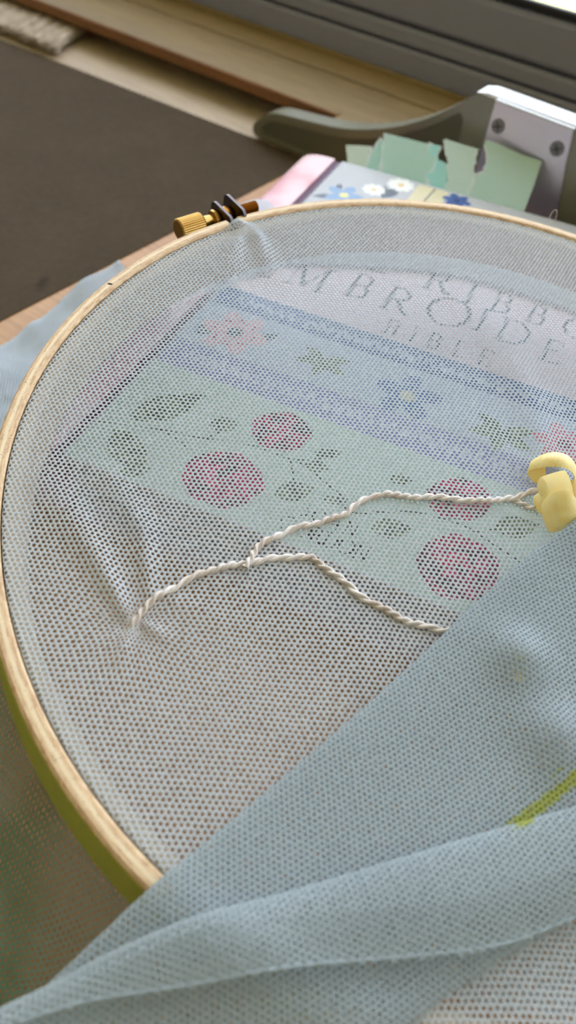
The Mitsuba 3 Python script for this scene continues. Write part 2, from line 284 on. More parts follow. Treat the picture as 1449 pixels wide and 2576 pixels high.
# printed flowers, leaves and stems
def blob(x, y, rx, ry, ang=0, wob=0.06, n=40, seed=0):
    t = np.linspace(0, 2 * np.pi, n, endpoint=False); r = 1 + wob * np.sin(5 * t + seed) + wob * .6 * np.sin(9 * t + 2 * seed)
    return affinity.translate(affinity.rotate(Polygon(np.c_[rx * r * np.cos(t), ry * r * np.sin(t)]), ang, origin=(0, 0)), x, y)
def leafp(x0, y0, x1, y1, wd_):
    a, b = np.array([x0, y0]), np.array([x1, y1]); d = b - a; n_ = np.array([-d[1], d[0]]) / np.linalg.norm(d); t = np.linspace(0, 1, 14)
    w_ = wd_ * np.sin(np.pi * t ** 0.85) ; up = a + t[:, None] * d + w_[:, None] * n_; dn = a + t[:, None] * d - w_[:, None] * n_
    return Polygon(np.vstack([up, dn[::-1]])).buffer(0.01)
for i, (x, y, rx, ry) in enumerate(((39.3, 11.4, 10.2, 9.3), (44.8, 33.9, 8.0, 7.4), (93.6, 33.2, 8.4, 7.0), (99.4, 12.4, 9.8, 9.4))):
    rs = add('printed_rose', prism(blob(x, y, rx, ry, 20 * i, 0.03, 48, i), 24.06, 24.11, book), M('rose'), cover, False, label='printed dark red rose')
    for j in range(9):
        th = rng.uniform(0, 6.28); q = rng.uniform(.1, .72); k = rng.uniform(.16, .3)
        m = prism(blob(x + rx * q * math.cos(th), y + ry * q * math.sin(th), rx * k, ry * k * .5, rng.uniform(0, 180), .12, 14, j), 24.11, 24.13 + .004 * j, book)
        add('petal', m, M('print'), rs, **vc(m, lin(*((206, 60, 104), (52, 10, 34), (190, 40, 90))[j % 3])))
for (x0, y0, x1, y1, ww) in ((8, 19, 21, 37, 4.8), (7, 14, 21.5, 3.5, 4.6), (27, 27, 34.5, 31, 2.8), (55.5, 30.2, 62, 34.2, 1.8), (55, 25.5, 61.5, 27.6, 2.0), (52.8, 12.5, 60.4, 19.6, 3.2), (63.5, 17, 69.5, 19.2, 1.5), (75.6, 31, 81.5, 34, 1.9), (77.4, 13.6, 86, 18.5, 3.2), (104, 27.5, 113.5, 34.5, 3.4), (22, 6, 16, 0.8, 2.2), (112, 12, 119, 17, 3), (124, 30, 131, 24, 3.5)):
    add('printed_leaf', prism(leafp(x0, y0, x1, y1, ww), 24.06, 24.10, book), M('leaf'), cover, False, label='printed green leaf')
for pts in ([(1.1, 13.9), (9, 17), (16.8, 19.2), (29.2, 21.9), (42.7, 25.6), (52.8, 25.6), (63.7, 21.6), (70, 19)], [(16.8, 19.2), (21, 18.6), (27, 16.4)], [(52, 25.6), (57, 29), (62, 33)], [(51, 25.4), (54, 21), (56, 17)], [(29, 22), (31, 26)], [(68, 17.5), (72, 16.4), (77.8, 19.8), (86.6, 24), (96.2, 25.2), (105.7, 22.6), (114, 20)], [(100, 24.6), (106, 29)]):
    m = prism(LineString(spline(pts, 1.0)).buffer(0.22, 2), 24.06, 24.09, book); add('printed_stem', m, M('print'), cover, **vc(m, lin(48, 60, 44)))
def posy(x, y, R, n_, pet, ctr, name, lab, ph=0.0):
    ps = [blob(x + R * .58 * math.cos(ph + 2 * math.pi * i / n_), y + R * .58 * math.sin(ph + 2 * math.pi * i / n_), R * .46, R * .30, math.degrees(ph + 2 * math.pi * i / n_), .04, 20, i) for i in range(n_)]
    m = prism(union_all(ps), 24.08, 24.11, book); f = add(name, m, M('print'), cover, label=lab, **vc(m, pet))
    m = prism(blob(x, y, R * .24, R * .24), 24.11, 24.14, book); add('flower_centre', m, M('print'), f, **vc(m, ctr))
m = prism(union_all([leafp(5, 62, 0.5 + 5.4, 66, 1.8), leafp(22, 66, 27, 72, 1.8), leafp(4.5, 60, 9, 63, 1.4)]), 24.06, 24.09, book); add('printed_leaf', m, M('print'), cover, **vc(m, lin(60, 76, 92)))
posy(14.8, 65.8, 10.0, 6, lin(222, 166, 176), lin(60, 60, 80), 'printed_flower', 'printed pink flower')
for i in range(8):
    th = i * 0.785; m = prism(blob(14.8 + 6 * math.cos(th), 65.8 + 6 * math.sin(th), 1.8, .55, math.degrees(th) + 60, .1, 12, i), 24.12, 24.15, book); add('petal_mark', m, M('print'), cover, **vc(m, lin(170, 80, 104)))
posy(69.5, 64.0, 9.6, 5, lin(80, 112, 166), lin(190, 186, 150), 'printed_flower', 'printed blue flower', 0.4)
posy(113.5, 66.0, 8.4, 6, lin(206, 110, 130), lin(120, 40, 60), 'printed_flower', 'printed pink flower near the right edge')
for (x, y, s) in ((43, 66.5, 9.0), (97, 62.5, 10.0)):
    for i in range(5):
        th = 2.5 + i * 1.1; add('printed_leaf', prism(leafp(x, y, x + s * math.cos(th), y + s * .8 * math.sin(th), s * .22), 24.06, 24.09 + .004 * i, book), M('leaf'), cover, False)
# the strip of flowers along the upper edge
m = prism(union_all([leafp(9, 159, 1.5, 154.5, 1.6), leafp(14, 158, 19, 156, 1.4), leafp(8, 164, 7, 169, 1.3)]), 24.06, 24.09, book); add('printed_leaf', m, M('print'), cover, label='printed slate leaf', **vc(m, lin(96, 108, 124)))
posy(11.5, 161.4, 7.4, 5, lin(138, 168, 206), lin(236, 222, 150), 'printed_flower', 'printed light blue flower', 0.2)
m = prism(union_all([leafp(24, 168, 22.4, 177, 1.5), leafp(25, 168, 28.4, 176.5, 1.5), leafp(24.5, 167, 26, 179, 1.6)]), 24.06, 24.09, book); add('printed_leaf', m, M('print'), cover, **vc(m, lin(92, 100, 116)))
posy(19.6, 171.6, 4.4, 9, lin(238, 238, 236), lin(226, 190, 120), 'printed_daisy', 'printed white daisy')
posy(27.2, 180.8, 5.2, 9, lin(240, 240, 238), lin(226, 190, 120), 'printed_daisy', 'printed white daisy')
m = prism(rrect(33, 168, 45, 185.6, 1), 24.02, 24.07, book); add('printed_ribbon', m, M('print'), cover, label='printed beige ribbon', **vc(m, lin(222, 212, 176)))
m = prism(LineString([(38.5, 168), (39.6, 185.5)]).buffer(.28), 24.07, 24.10, book); add('printed_line', m, M('print'), cover, **vc(m, lin(70, 70, 84)))
posy(49.5, 180.8, 5.4, 6, lin(58, 90, 160), lin(40, 60, 110), 'printed_flower', 'printed dark blue flower')
# lettering: light serif capitals
THK, THN = 0.085, 0.035
def arc(cx, cy, rx, ry, a0, a1, n=22): t = np.radians(np.linspace(a0, a1, n)); return np.c_[cx + rx * np.cos(t), cy + ry * np.sin(t)].tolist()
GLY = {  # width, [(points, width)]
 'I': (.30, [([(.15, 0), (.15, 1)], THK), ([(.04, 0), (.26, 0)], THN), ([(.04, 1), (.26, 1)], THN)]),
 'T': (.72, [([(.36, 0), (.36, 1)], THK), ([(.03, .88), (.05, 1), (.67, 1), (.69, .88)], THN), ([(.24, 0), (.48, 0)], THN)]),
 'H': (.82, [([(.15, 0), (.15, 1)], THK), ([(.67, 0), (.67, 1)], THK), ([(.15, .52), (.67, .52)], THN), ([(.04, 0), (.26, 0)], THN), ([(.04, 1), (.26, 1)], THN), ([(.56, 0), (.78, 0)], THN), ([(.56, 1), (.78, 1)], THN)]),
 'E': (.62, [([(.15, 0), (.15, 1)], THK), ([(.04, 0), (.52, 0), (.56, .16)], THN), ([(.04, 1), (.5, 1), (.52, .86)], THN), ([(.15, .53), (.42, .53)], THN), ([(.42, .44), (.42, .62)], THN)]),
 'L': (.62, [([(.15, 0), (.15, 1)], THK), ([(.04, 0), (.52, 0), (.56, .16)], THN), ([(.04, 1), (.26, 1)], THN)]),
 'B': (.66, [([(.15, 0), (.15, 1)], THK), ([(.04, 0), (.3, 0)] + arc(.34, .26, .2, .26, -90, 90) + [(.15, .52)], THN), ([(.04, 1), (.3, 1)] + arc(.32, .76, .17, .24, 90, -90) + [(.15, .52)], THN), (arc(.34, .26, .2, .24, -55, 55), THK), (arc(.32, .76, .17, .22, -50, 50), THK)]),
 'R': (.74, [([(.15, 0), (.15, 1)], THK), ([(.04, 0), (.26, 0)], THN), ([(.04, 1), (.32, 1)] + arc(.34, .74, .2, .26, 90, -90) + [(.15, .48)], THN), (arc(.34, .74, .2, .24, -55, 55), THK), ([(.36, .47), (.58, .06), (.72, 0)], THK)]),
 'O': (.98, [(arc(.49, .5, .41, .5, 0, 360), THN), (arc(.49, .5, .41, .48, -45, 45), THK), (arc(.49, .5, .41, .48, 135, 225), THK)]),
 'D': (.86, [([(.15, 0), (.15, 1)], THK), ([(.04, 0), (.36, 0)] + arc(.36, .5, .42, .5, -90, 90) + [(.04, 1)], THN), (arc(.36, .5, .42, .48, -50, 50), THK)]),
 'N': (.86, [([(.16, 0), (.16, 1)], THN), ([(.16, 1), (.70, .02)], THK), ([(.70, 0), (.70, 1)], THN), ([(.05, 0), (.27, 0)], THN), ([(.05, 1), (.16, 1)], THN), ([(.59, 1), (.81, 1)], THN)]),
 'M': (1.04, [([(.16, 0), (.2, 1)], THN), ([(.2, 1), (.52, .06)], THK), ([(.52, .06), (.84, 1)], THN), ([(.84, 1), (.88, 0)], THK), ([(.06, 0), (.27, 0)], THN), ([(.77, 0), (.99, 0)], THN), ([(.08, 1), (.2, 1)], THN), ([(.84, 1), (.96, 1)], THN)]),
 'Y': (.78, [([(.39, 0), (.39, .48)], THK), ([(.1, 1), (.39, .46)], THK), ([(.68, 1), (.39, .46)], THN), ([(.28, 0), (.5, 0)], THN), ([(.0, 1), (.2, 1)], THN), ([(.58, 1), (.78, 1)], THN)]),
 'G': (.92, [(arc(.48, .5, .4, .5, 50, 330), THN), (arc(.48, .5, .4, .48, 140, 220), THK), ([(.82, .4), (.82, .1)], THK), ([(.7, .42), (.92, .42)], THN)]),
 'J': (.42, [([(.26, 1), (.26, .2)] + arc(.12, .18, .14, .2, 0, -120), THK), ([(.14, 1), (.38, 1)], THN)]),
 'A': (.84, [([(.12, 0), (.42, 1)], THN), ([(.42, 1), (.72, 0)], THK), ([(.22, .34), (.62, .34)], THN), ([(.02, 0), (.22, 0)], THN), ([(.61, 0), (.84, 0)], THN)]),
}
def lettering(text, x0, x1, y, h, fat=1.0, col=(22, 20, 34), names=None):
    ws = [GLY[c][0] if c != ' ' else .5 for c in text]; gap = ((x1 - x0) / h - sum(ws)) / max(len(text) - 1, 1); x = 0
    for c, w_ in zip(text, ws):
        if c != ' ':
            g = union_all([LineString(np.array(p) * h).buffer(wd_ * h * fat / 2, 3) for p, wd_ in GLY[c][1]])
            m = prism(affinity.translate(g, x0 + x * h, y), 24.07, 24.12, book)
            add('title_letter', m, M('print'), cover, **vc(m, lin(*col)))
        x += w_ + gap
lettering('THE', 9, 44, 119, 12, 1.15)
for ch, x, y, h in (('R', 55.5, 118.4, 13), ('I', 69.6, 117.2, 12), ('B', 78.2, 117.4, 11.5), ('B', 90, 117.2, 11), ('O', 101.5, 115.8, 11.5), ('N', 116, 115.5, 11.5),
                    ('E', 3.6, 97, 13.5), ('M', 14.8, 98, 14), ('B', 34.4, 101.2, 13.6), ('R', 47, 100.4, 13.6), ('O', 60.4, 101.4, 15.6), ('I', 76.6, 104.4, 12.6), ('D', 83.6, 103, 12.6), ('E', 98.2, 100, 11.6), ('R', 109, 99, 11.6), ('Y', 121, 98, 11.6)):
    lettering(ch, x, x + GLY[ch][0] * h, y, h, 1.1)
lettering('BIBLE', 52.6, 87, 88.4, 7.8, 1.3)
lettering('JOAN', 61, 75, 9.4, 3.8, 1.7, (24, 26, 30)); lettering('GORDON', 57.5, 80, 3.6, 4.4, 1.6, (24, 26, 30))

# ------------------------------------------------------------------ torn green sticky notes leaning up out of the book
ANG = math.radians(40.0)
def note_fr(v):
    v = np.array(v, float); v[:, 0] -= 0.035 * v[:, 1]; v[:, 1] *= 1.07; o = np.array([0, 186.0, 21.0])
    return book(np.c_[v[:, 0], o[1] + v[:, 1] * math.cos(ANG) - v[:, 2] * math.sin(ANG), o[2] + v[:, 1] * math.sin(ANG) + v[:, 2] * math.cos(ANG)])
def front_sheet(m):      # paper: one sheet, lit through from behind
    fc = m.faces[m.face_normals @ (BV * -math.sin(ANG) + Z * math.cos(ANG)) > .9]; return trimesh.Trimesh(m.vertices, fc, process=False)
def note(pts, off, c, lab, tears=()):
    p = np.array(pts, float); q = []
    n_ = len(p)
    for i in range(n_):
        a_, b_ = p[i], p[(i + 1) % n_]; k = max(2, int(np.linalg.norm(b_ - a_) / .7)); torn = i in tears
        for j in range(k):
            r = a_ + (b_ - a_) * j / k
            q.append(r + (rng.normal(0, .28, 2) if torn and j else 0))
    g = Polygon(q).buffer(0)
    # lower end runs down between the pages
    lo = [r for r in p if r[1] < 9.3]; xs_ = [r[0] for r in lo] or [p[:, 0].min(), p[:, 0].max()]
    g = g.union(Polygon([(min(xs_), 5.0), (max(xs_), 5.0), (max(xs_), -1), (min(xs_), -1)]).buffer(.01))
    edges_ = []
    for i in tears:      # white torn fibres along the ripped edges
        w_ = LineString([p[i], p[(i + 1) % n_]]).buffer(.28 + .25 * rng.uniform(), 3).intersection(g.buffer(.12))
        if w_.area > .05: edges_.append(w_)
    m = prism(g.simplify(.03).difference(union_all(edges_)) if edges_ else g.simplify(.03), off, off + .12, note_fr); m = front_sheet(m)
    nk = add('sticky_note', m, M('note'), None, label=lab, cat='sticky note', group='torn sticky notes at the head of the book', **vc(m, c))
    if edges_: torn_fibres(nk, union_all(edges_), off)
    return nk, g
def torn_fibres(nk, g, off):
    m = prism(g, off + .01, off + .11, note_fr); m = front_sheet(m); add('torn_edge', m, M('note'), nk, label='white torn edge', **vc(m, lin(236, 248, 254)))
G1, G2, G3 = lin(208, 240, 234), lin(202, 238, 232), lin(186, 246, 246)
note([(-1.0, 9.7), (4.8, 11.0), (9.4, 11.7), (9.8, 8.8), (10.4, 3), (2.4, 3)], -.9, lin(222, 242, 232), 'pale green sticky note nearest the pink book spine', (2, 3))
note([(11.2, 15.5), (12.6, 15.5), (15.0, 10.9), (16.1, 3), (9.6, 3), (10.1, 9.7), (10.6, 12.9)], -.6, lin(190, 236, 228), 'narrow torn blue-green strip of sticky note behind the wide green note', (1, 2, 4, 5, 6))
n3 = note([(12.6, 17.4), (21.4, 17.6), (30.5, 17.7), (31.0, 15.3), (35.7, 13.1), (36.1, 9.4), (33.9, 6.6), (36.3, 3), (16.4, 3), (14.3, 9.2), (13.4, 13.6)], -.2, G2, 'wide green sticky note with a square top left corner', (4, 5, 6, 8, 9, 10))
note([(19, 12.4), (22.3, 14.3), (29.6, 13.1), (35.2, 12.0), (34.8, 8.8), (33.4, 5.0), (33.1, 3), (17.5, 3)], -.55, lin(176, 214, 194), 'darker green sticky note showing through the wide green note', (3, 4))
note([(30.5, 18.3), (31.9, 18.2), (35.7, 18.2), (35.8, 16.2), (35.6, 14.3), (36.7, 13.1), (39.3, 12.8), (41.6, 10.1), (43.3, 3), (34, 3), (33.6, 6.5), (34.4, 11.6), (31.1, 15.0)], -.4, G3, 'bright turquoise torn scrap of sticky note beside the wide green note', (0, 2, 3, 9, 10, 11, 12))
note([(35.6, 20.3), (36.6, 20.9), (42.7, 20.6), (50.1, 20.4), (50.0, 18.9), (49.9, 17.0), (50.9, 15.2), (50.7, 13.2), (51.9, 11.3), (52.1, 8.3), (52, 3), (42.1, 3), (42.7, 7.3), (40.8, 10.6), (40.2, 13.5), (38.1, 16.0), (36.9, 18.5)], 0.0, lin(220, 246, 242), 'pale green sticky note torn along both sides in the middle of the row', (0, 3, 4, 5, 6, 7, 8, 12, 13, 14, 15, 16))
note([(51.3, 23.6), (52.0, 24.4), (57.5, 23.7), (65.3, 22.4), (74.0, 22.0), (74.2, 11.2), (73.9, 2.4), (63.7, 2.0), (51.5, 2), (52.2, 8.0), (51.8, 11.5), (52.9, 12.0), (54.2, 12.8), (54.4, 15.5), (54.1, 17.8), (53.0, 19.9), (51.6, 21.9)], 0.2, G1, 'widest green sticky note in front of the steel plate', (8, 9, 10, 11, 12, 13, 14, 15))

# ------------------------------------------------------------------ embroidery hoop
hp_ = thing('embroidery_hoop', 'round wooden embroidery hoop with a brass screw and net stretched in it', 'embroidery hoop')
JOINT = math.radians(131.2)
def hring(profile, gap=0.0, n=360, lean=(0, 0)):
    """profile (r, z) closed loop swept round the hoop axis, open by gap mm at the joint; lean shifts it outwards with depth"""
    pr = np.asarray(profile, float); g = gap / 100 / 2
    t = np.linspace(JOINT + g, JOINT + 2 * np.pi - g, n) if gap else np.linspace(0, 2 * np.pi, n, endpoint=False)
    r, z = pr[:, 0], pr[:, 1]
    u = r[None] * np.cos(t)[:, None] + lean[0] * -z[None] / 14; v = r[None] * np.sin(t)[:, None] + lean[1] * -z[None] / 14
    P = hoop(np.stack([u, v, np.broadcast_to(z, u.shape)], -1).reshape(-1, 3)); k = len(pr)
    f = grid_faces(n, k, not gap, True)
    if gap:
        tv, tr = trimesh.creation.triangulate_polygon(Polygon(pr), engine='earcut'); tr = np.linalg.norm(tv[:, None] - pr[None], axis=2).argmin(1)[tr]
        f = np.vstack([f, tr, tr + (n - 1) * k])
    m = trimesh.Trimesh(P, f, process=False); m.fix_normals(); return m
outer = add('outer_ring', hring([(100.35, -0.1), (100.7, 0.35), (101.5, 0.5), (102.9, 0.35), (103.35, -0.2), (103.35, -13.6), (102.9, -14), (100.7, -14), (100.35, -13.6)], 3.4, lean=(-1.0, -0.9)), M('hoop_wood'), hp_, 35, label='pale wooden outer ring')
add('painted_side', hring([(103.36, -1.0), (103.62, -1.1), (103.62, -13.4), (103.36, -13.5)], 3.6, lean=(-1.0, -0.9)), M('olive'), outer, 35, label='olive green outer side')
add('inner_ring', hring([(97.0, -1.1), (97.4, -0.7), (99.4, -0.5), (99.8, -0.9), (99.8, -13.2), (97.0, -13.2)]), M('pale_wood'), hp_, 35, label='inner ring under the net')
ph = hoop(np.array([[-92.2, 43.2, 0.52]])); c = trimesh.creation.icosphere(2, 0.00042); c.vertices *= [1.5, .8, .35]
add('pin_hole', trimesh.Trimesh(c.vertices + ph, c.faces), M('dark'), outer, True)
# brass screw through the two lugs of the outer ring
S0, S1 = np.array([-81.0, 72.4]), np.array([-62.6, 89.0]); sd = (S1 - S0) / np.linalg.norm(S1 - S0); sr = np.array([-sd[1], sd[0]])   # along, outwards
SZ = -2.6
def scr(pts):   # (along, out, up) mm
    p = np.asarray(pts, float); b_ = S0 + p[..., :1] * sd + p[..., 1:2] * sr; return hoop(np.concatenate([b_, p[..., 2:3] + SZ], -1))
def lathe(prof, n=48, flute=0, depth=0.0, mapper=scr):
    pr = np.asarray(prof, float); t = np.linspace(0, 2 * np.pi, n, endpoint=False)
    k = 1 + depth * (np.cos(flute * t) if flute else 0 * t); k = np.broadcast_to(k, t.shape)
    v = np.stack([np.broadcast_to(pr[:, :1], (len(pr), n)), pr[:, 1:] * (np.cos(t) * k)[None], pr[:, 1:] * (np.sin(t) * k)[None]], -1).reshape(-1, 3)
    f = grid_faces(len(pr), n, False, True); m = trimesh.Trimesh(mapper(v), f, process=False); m.fix_normals(); return m
sc = hp_ + '__screw'; labels[sc] = {'label': 'brass tension screw'}
add('knob', lathe([(0, 0.01), (0, 2.55), (.35, 2.9), (7.0, 2.9), (7.5, 2.5), (7.5, 0.01)], 200, 32, .035), M('brass'), sc, 20, label='knurled brass knob')
add('shank', lathe([(7.4, 0.01), (7.4, 1.9), (8.2, 1.75), (10.6, 1.5), (10.8, 2.4), (11.4, 2.6), (12.2, 2.3), (12.3, 0.01)]), M('brass'), sc, 30)
th = []
for x in np.arange(12.2, 25.0, 0.25): th += [(x, 1.42), (x + .12, 1.62)]
add('thread', lathe([(12.2, 0.01)] + th + [(25.1, 1.3), (25.1, 0.01)], 28), M('brass_dark'), sc, 30, label='threaded brass bolt')
add('nut', lathe([(14.2, 0.01), (14.2, 2.5), (15.4, 2.6), (16.1, 2.3), (16.1, 0.01)], 32), M('brass_dark'), sc, 30)
for x0, hh in ((12.6, 3.6), (16.6, 4.6)):
    lug = rrect(-6.6, -10.5, 3.3, hh, 1.8)
    m0 = trimesh.creation.extrude_polygon(lug, 0.75, engine='earcut'); v = m0.vertices
    lugm = trimesh.Trimesh(scr(np.c_[v[:, 2] + x0, v[:, 0] + 0.3, v[:, 1]]), m0.faces, process=False)
    add('bracket', lugm, M('bracket'), hp_, False, label='metal lug of the outer ring')

# ------------------------------------------------------------------ the net
def ridge(u, v, pts, A, w0, w1, skew=0.0):
    p = np.array(pts, float); L = np.r_[0, np.cumsum(np.linalg.norm(np.diff(p, axis=0), axis=1))]; best = np.full(u.shape, 1e9); tt = np.zeros(u.shape)
    for i in range(len(p) - 1):
        d = p[i + 1] - p[i]; t = np.clip(((u - p[i, 0]) * d[0] + (v - p[i, 1]) * d[1]) / (d @ d), 0, 1)
        dist = np.hypot(u - p[i, 0] - t * d[0], v - p[i, 1] - t * d[1]); k = dist < best
        best = np.where(k, dist, best); tt = np.where(k, (L[i] + t * (L[i + 1] - L[i])) / L[-1], tt)
    w = w0 + (w1 - w0) * tt
    return A * np.exp(-(best / w) ** 2) * np.minimum(1, 0.35 + 3 * tt) * (1 - tt) ** 0.7
ANCH, FLW, SCW = (-68.3, -44.6), (12.0, 3.0), (-64.5, 73.6)
def pucker(u, v):
    z = ridge(u, v, [ANCH, (-77.7, -31.8), (-95, -12)], 1.9, 1.2, 4.5) + ridge(u, v, [(-66.5, -38.5), (-70.5, -24), (-84, -8)], 1.5, 1.2, 4.0)
    z += ridge(u, v, [ANCH, (-69.6, -53)], 1.0, .8, 1.6) + ridge(u, v, [(-66.8, -43.5), (-60.5, -46.5)], 1.0, .8, 1.6) + ridge(u, v, [(-64, -38), (-52, -40)], .5, 1.5, 3)
    z += ridge(u, v, [SCW, (-66.6, 52.0)], 1.6, 1.8, 3.6) + ridge(u, v, [(-61.8, 76.0), (-58, 66), (-52.6, 54)], 1.7, 1.4, 3.6) - ridge(u, v, [(-62.6, 72), (-60.5, 58)], .8, 1.5, 2.5)
    z += ridge(u, v, [FLW, (10.6, 29.3), (3.1, 48.3), (-8, 70)], 2.2, 3.0, 8.0) + ridge(u, v, [FLW, (0, 14), (-10, 22)], .7, 2.5, 6) + ridge(u, v, [(12, -8), (-2, -4), (-20, -2)], .5, 2, 4)
    z += 2.1 * np.exp(-(((u + 65.6) / 3.0) ** 2 + ((v - 75.0) / 2.6) ** 2))
    z -= 1.1 * np.exp(-(((u - ANCH[0]) ** 2 + (v - ANCH[1]) ** 2) / 5.0))
    r = np.hypot(u, v); hold = np.clip((99.4 - r) / 6, 0, 1); hump = np.exp(-(((u + 65) / 5) ** 2 + ((v - 74) / 5) ** 2))
    z = z * np.maximum(hold, hump) - 1.2 * np.exp(-(r / 80) ** 4) * (0.4 + 0.6 * meshkit.noise(np.stack([u * .03, v * .03, u * 0], -1)))
    return z
def warp(u, v):
    for (a_, k, rr) in ((ANCH, .42, 8.0), (FLW, .30, 15.0), (SCW, .30, 9.0), ((-50, -28), .18, 4.0), ((-38, -24.5), .14, 4.0), ((-30, -10.4), .14, 4.5), ((-6, -5), .10, 5.0), ((-24, -33), .10, 4.0), ((-59, -33), .10, 3.0)):
        du, dv = u - a_[0], v - a_[1]; e = k * np.exp(-(du * du + dv * dv) / rr ** 2); u, v = u - du * e, v - dv * e
    w = 0.45 * (meshkit.noise(np.stack([u * .045, v * .045, 0 * u], -1)) - .5), 0.45 * (meshkit.noise(np.stack([u * .045 + 50, v * .045, 0 * u], -1)) - .5)
    return u + w[0] * 2, v + w[1] * 2
def panel_map(q):
    u, v = warp(q[:, 0], q[:, 1]); z = pucker(u, v); r = np.hypot(u, v); over = np.maximum(r - 99.7, 0)      # past the inner ring it is tucked down between the rings
    hump = np.exp(-(((u + 65.6) / 4) ** 2 + ((v - 75) / 4) ** 2)); k = np.where(r > 99.7, (99.7 + np.minimum(over, .35) + over * hump) / np.maximum(r, 1e-6), 1)
    return hoop(np.c_[u * k, v * k, z - np.maximum(over - .2, 0) * (1 - hump)])
def hexnet(fmap, keep, box, pitch=1.03, hole=0.30, rot=0.0, crest=0.09, sink=0.05, org=(0.0, 0.0), jit=0.03):
    """net of hexagonal meshes: each cell a rounded hole with a raised thread round it. fmap: cloth mm -> world m; keep: mask of cell centres"""
    c, s = math.cos(math.radians(rot)), math.sin(math.radians(rot)); Rm = np.array([[c, -s], [s, c]]); ry = pitch * math.sqrt(3) / 2
    ext = np.hypot(box[1] - box[0], box[3] - box[2]) / 2 + 3; ctr = np.array([(box[0] + box[1]) / 2, (box[2] + box[3]) / 2])
    ni, nj = int(ext / pitch) + 2, int(ext / ry) + 2
    j, i = np.meshgrid(np.arange(-nj, nj + 1), np.arange(-ni, ni + 1), indexing='ij')
    lat = np.stack([(i + 0.5 * (j % 2)) * pitch, j * ry], -1).reshape(-1, 2)
    cen = lat @ Rm.T + ctr + org
    ok = (cen[:, 0] > box[0]) & (cen[:, 0] < box[1]) & (cen[:, 1] > box[2]) & (cen[:, 1] < box[3]); lat, cen = lat[ok], cen[ok]
    ok = keep(cen); lat = lat[ok]; N = len(lat)
    k = np.arange(12); ang = np.radians(30 + 30 * k); rad = np.where(k % 2 == 0, pitch / math.sqrt(3), pitch / 2)
    ring = np.c_[rad * np.cos(ang), rad * np.sin(ang)]; hr = np.c_[np.cos(ang), np.sin(ang)] * pitch * hole * np.where(k % 2 == 0, 1.05, .97)[:, None]
    hc = lat + rng.normal(0, jit, (N, 2))
    cv = (lat[:, None] + ring).reshape(-1, 2); hv = (hc[:, None] + hr * (1 + rng.normal(0, .05, (N, 1, 1)))).reshape(-1, 2)
    key = np.round(cv * 200).astype(np.int64); _, first, inv = np.unique(key[:, 0] * 10_000_019 + key[:, 1], return_index=True, return_inverse=True)
    cu = cv[first]; uv = np.vstack([cu, hv]) @ Rm.T + ctr + org
    P = fmap(uv); e = 0.25
    n_ = np.cross(fmap(uv + [e, 0]) - fmap(uv - [e, 0]), fmap(uv + [0, e]) - fmap(uv - [0, e])); n_ /= np.linalg.norm(n_, axis=1, keepdims=True) + 1e-20
    h = np.r_[np.full(len(cu), crest), np.full(len(hv), -sink)] * 1e-3
    P = P + n_ * h[:, None]
    a_ = inv.reshape(N, 12); b_ = np.arange(N * 12).reshape(N, 12) + len(cu); a2, b2 = np.roll(a_, -1, 1), np.roll(b_, -1, 1)
    f = np.concatenate([np.stack([a_, a2, b2], -1).reshape(-1, 3), np.stack([a_, b2, b_], -1).reshape(-1, 3)])
    return (P, f)
nt = thing('tulle_net', 'pale blue hexagonal tulle net stretched in the hoop and folded over its lower edge', 'net fabric')
def panel_keep(c): r = np.hypot(c[:, 0], c[:, 1]); return (r < 104.0) & (c[:, 0] < 62)
add('stretched_panel', hexnet(panel_map, panel_keep, (-105, 62, -105, 105), rot=4.0), M('net'), nt, True, label='net stretched drum-tight in the hoop')

# folded flap: bottom layer, round fold and top layer in one sheet
def smooth_line(pts):
    """returns (origin, along, across, offset function) of a nearly straight polyline"""
    p = np.array(pts, float); a_ = p[0]; e_ = p[-1] - p[0]; e_ /= np.linalg.norm(e_); q_ = np.array([-e_[1], e_[0]])
    s_ = (p - a_) @ e_; o_ = (p - a_) @ q_; f = PchipInterpolator(s_, o_, extrapolate=False)
    def off(x):
        y = f(np.clip(x, s_[0], s_[-1])); return y
    return a_, e_, q_, off
FL = [(46, 27), (30, 8.5), (16.9, -5.8), (3.1, -19.5), (-8.6, -32.9), (-14.8, -40.5), (-27.4, -54.9), (-39.7, -68.3), (-50.6, -79.8), (-56.1, -85.5), (-64.7, -95.1), (-68.9, -99.9), (-80, -112)]
fa, fe, fq, foff = smooth_line(FL)          # fq = left of the direction of travel; travelling down-left, left is towards +u -v
CL = [(60, -52), (30, -68), (7.7, -81.9), (-2.0, -87.5), (-10.3, -92.8), (-17.8, -98.4), (-40, -116)]
ca, ce, cq, coff = smooth_line(CL)
def c_side(uv): d = uv - ca; return d @ cq - coff(d @ ce)      # > 0 beyond C
def base_z(u, v):
    r = np.hypot(u, v); z = 0.9 + 0 * u
    z += 2.8 * np.exp(-(((u - .7) / 5) ** 2 + ((v + 41) / 5) ** 2)) + 3.0 * np.exp(-(((u - 5.5) / 6) ** 2 + ((v + 55) / 6) ** 2)) + 2.6 * np.exp(-(((u - 20) / 7) ** 2 + ((v + 10) / 7) ** 2))
    z += 0.5 * np.exp(-((r - 101) / 3) ** 2) - 5.0 * (1 - np.exp(-(np.maximum(r - 104, 0) / 14) ** 1.3)) * (r > 104)
    return z
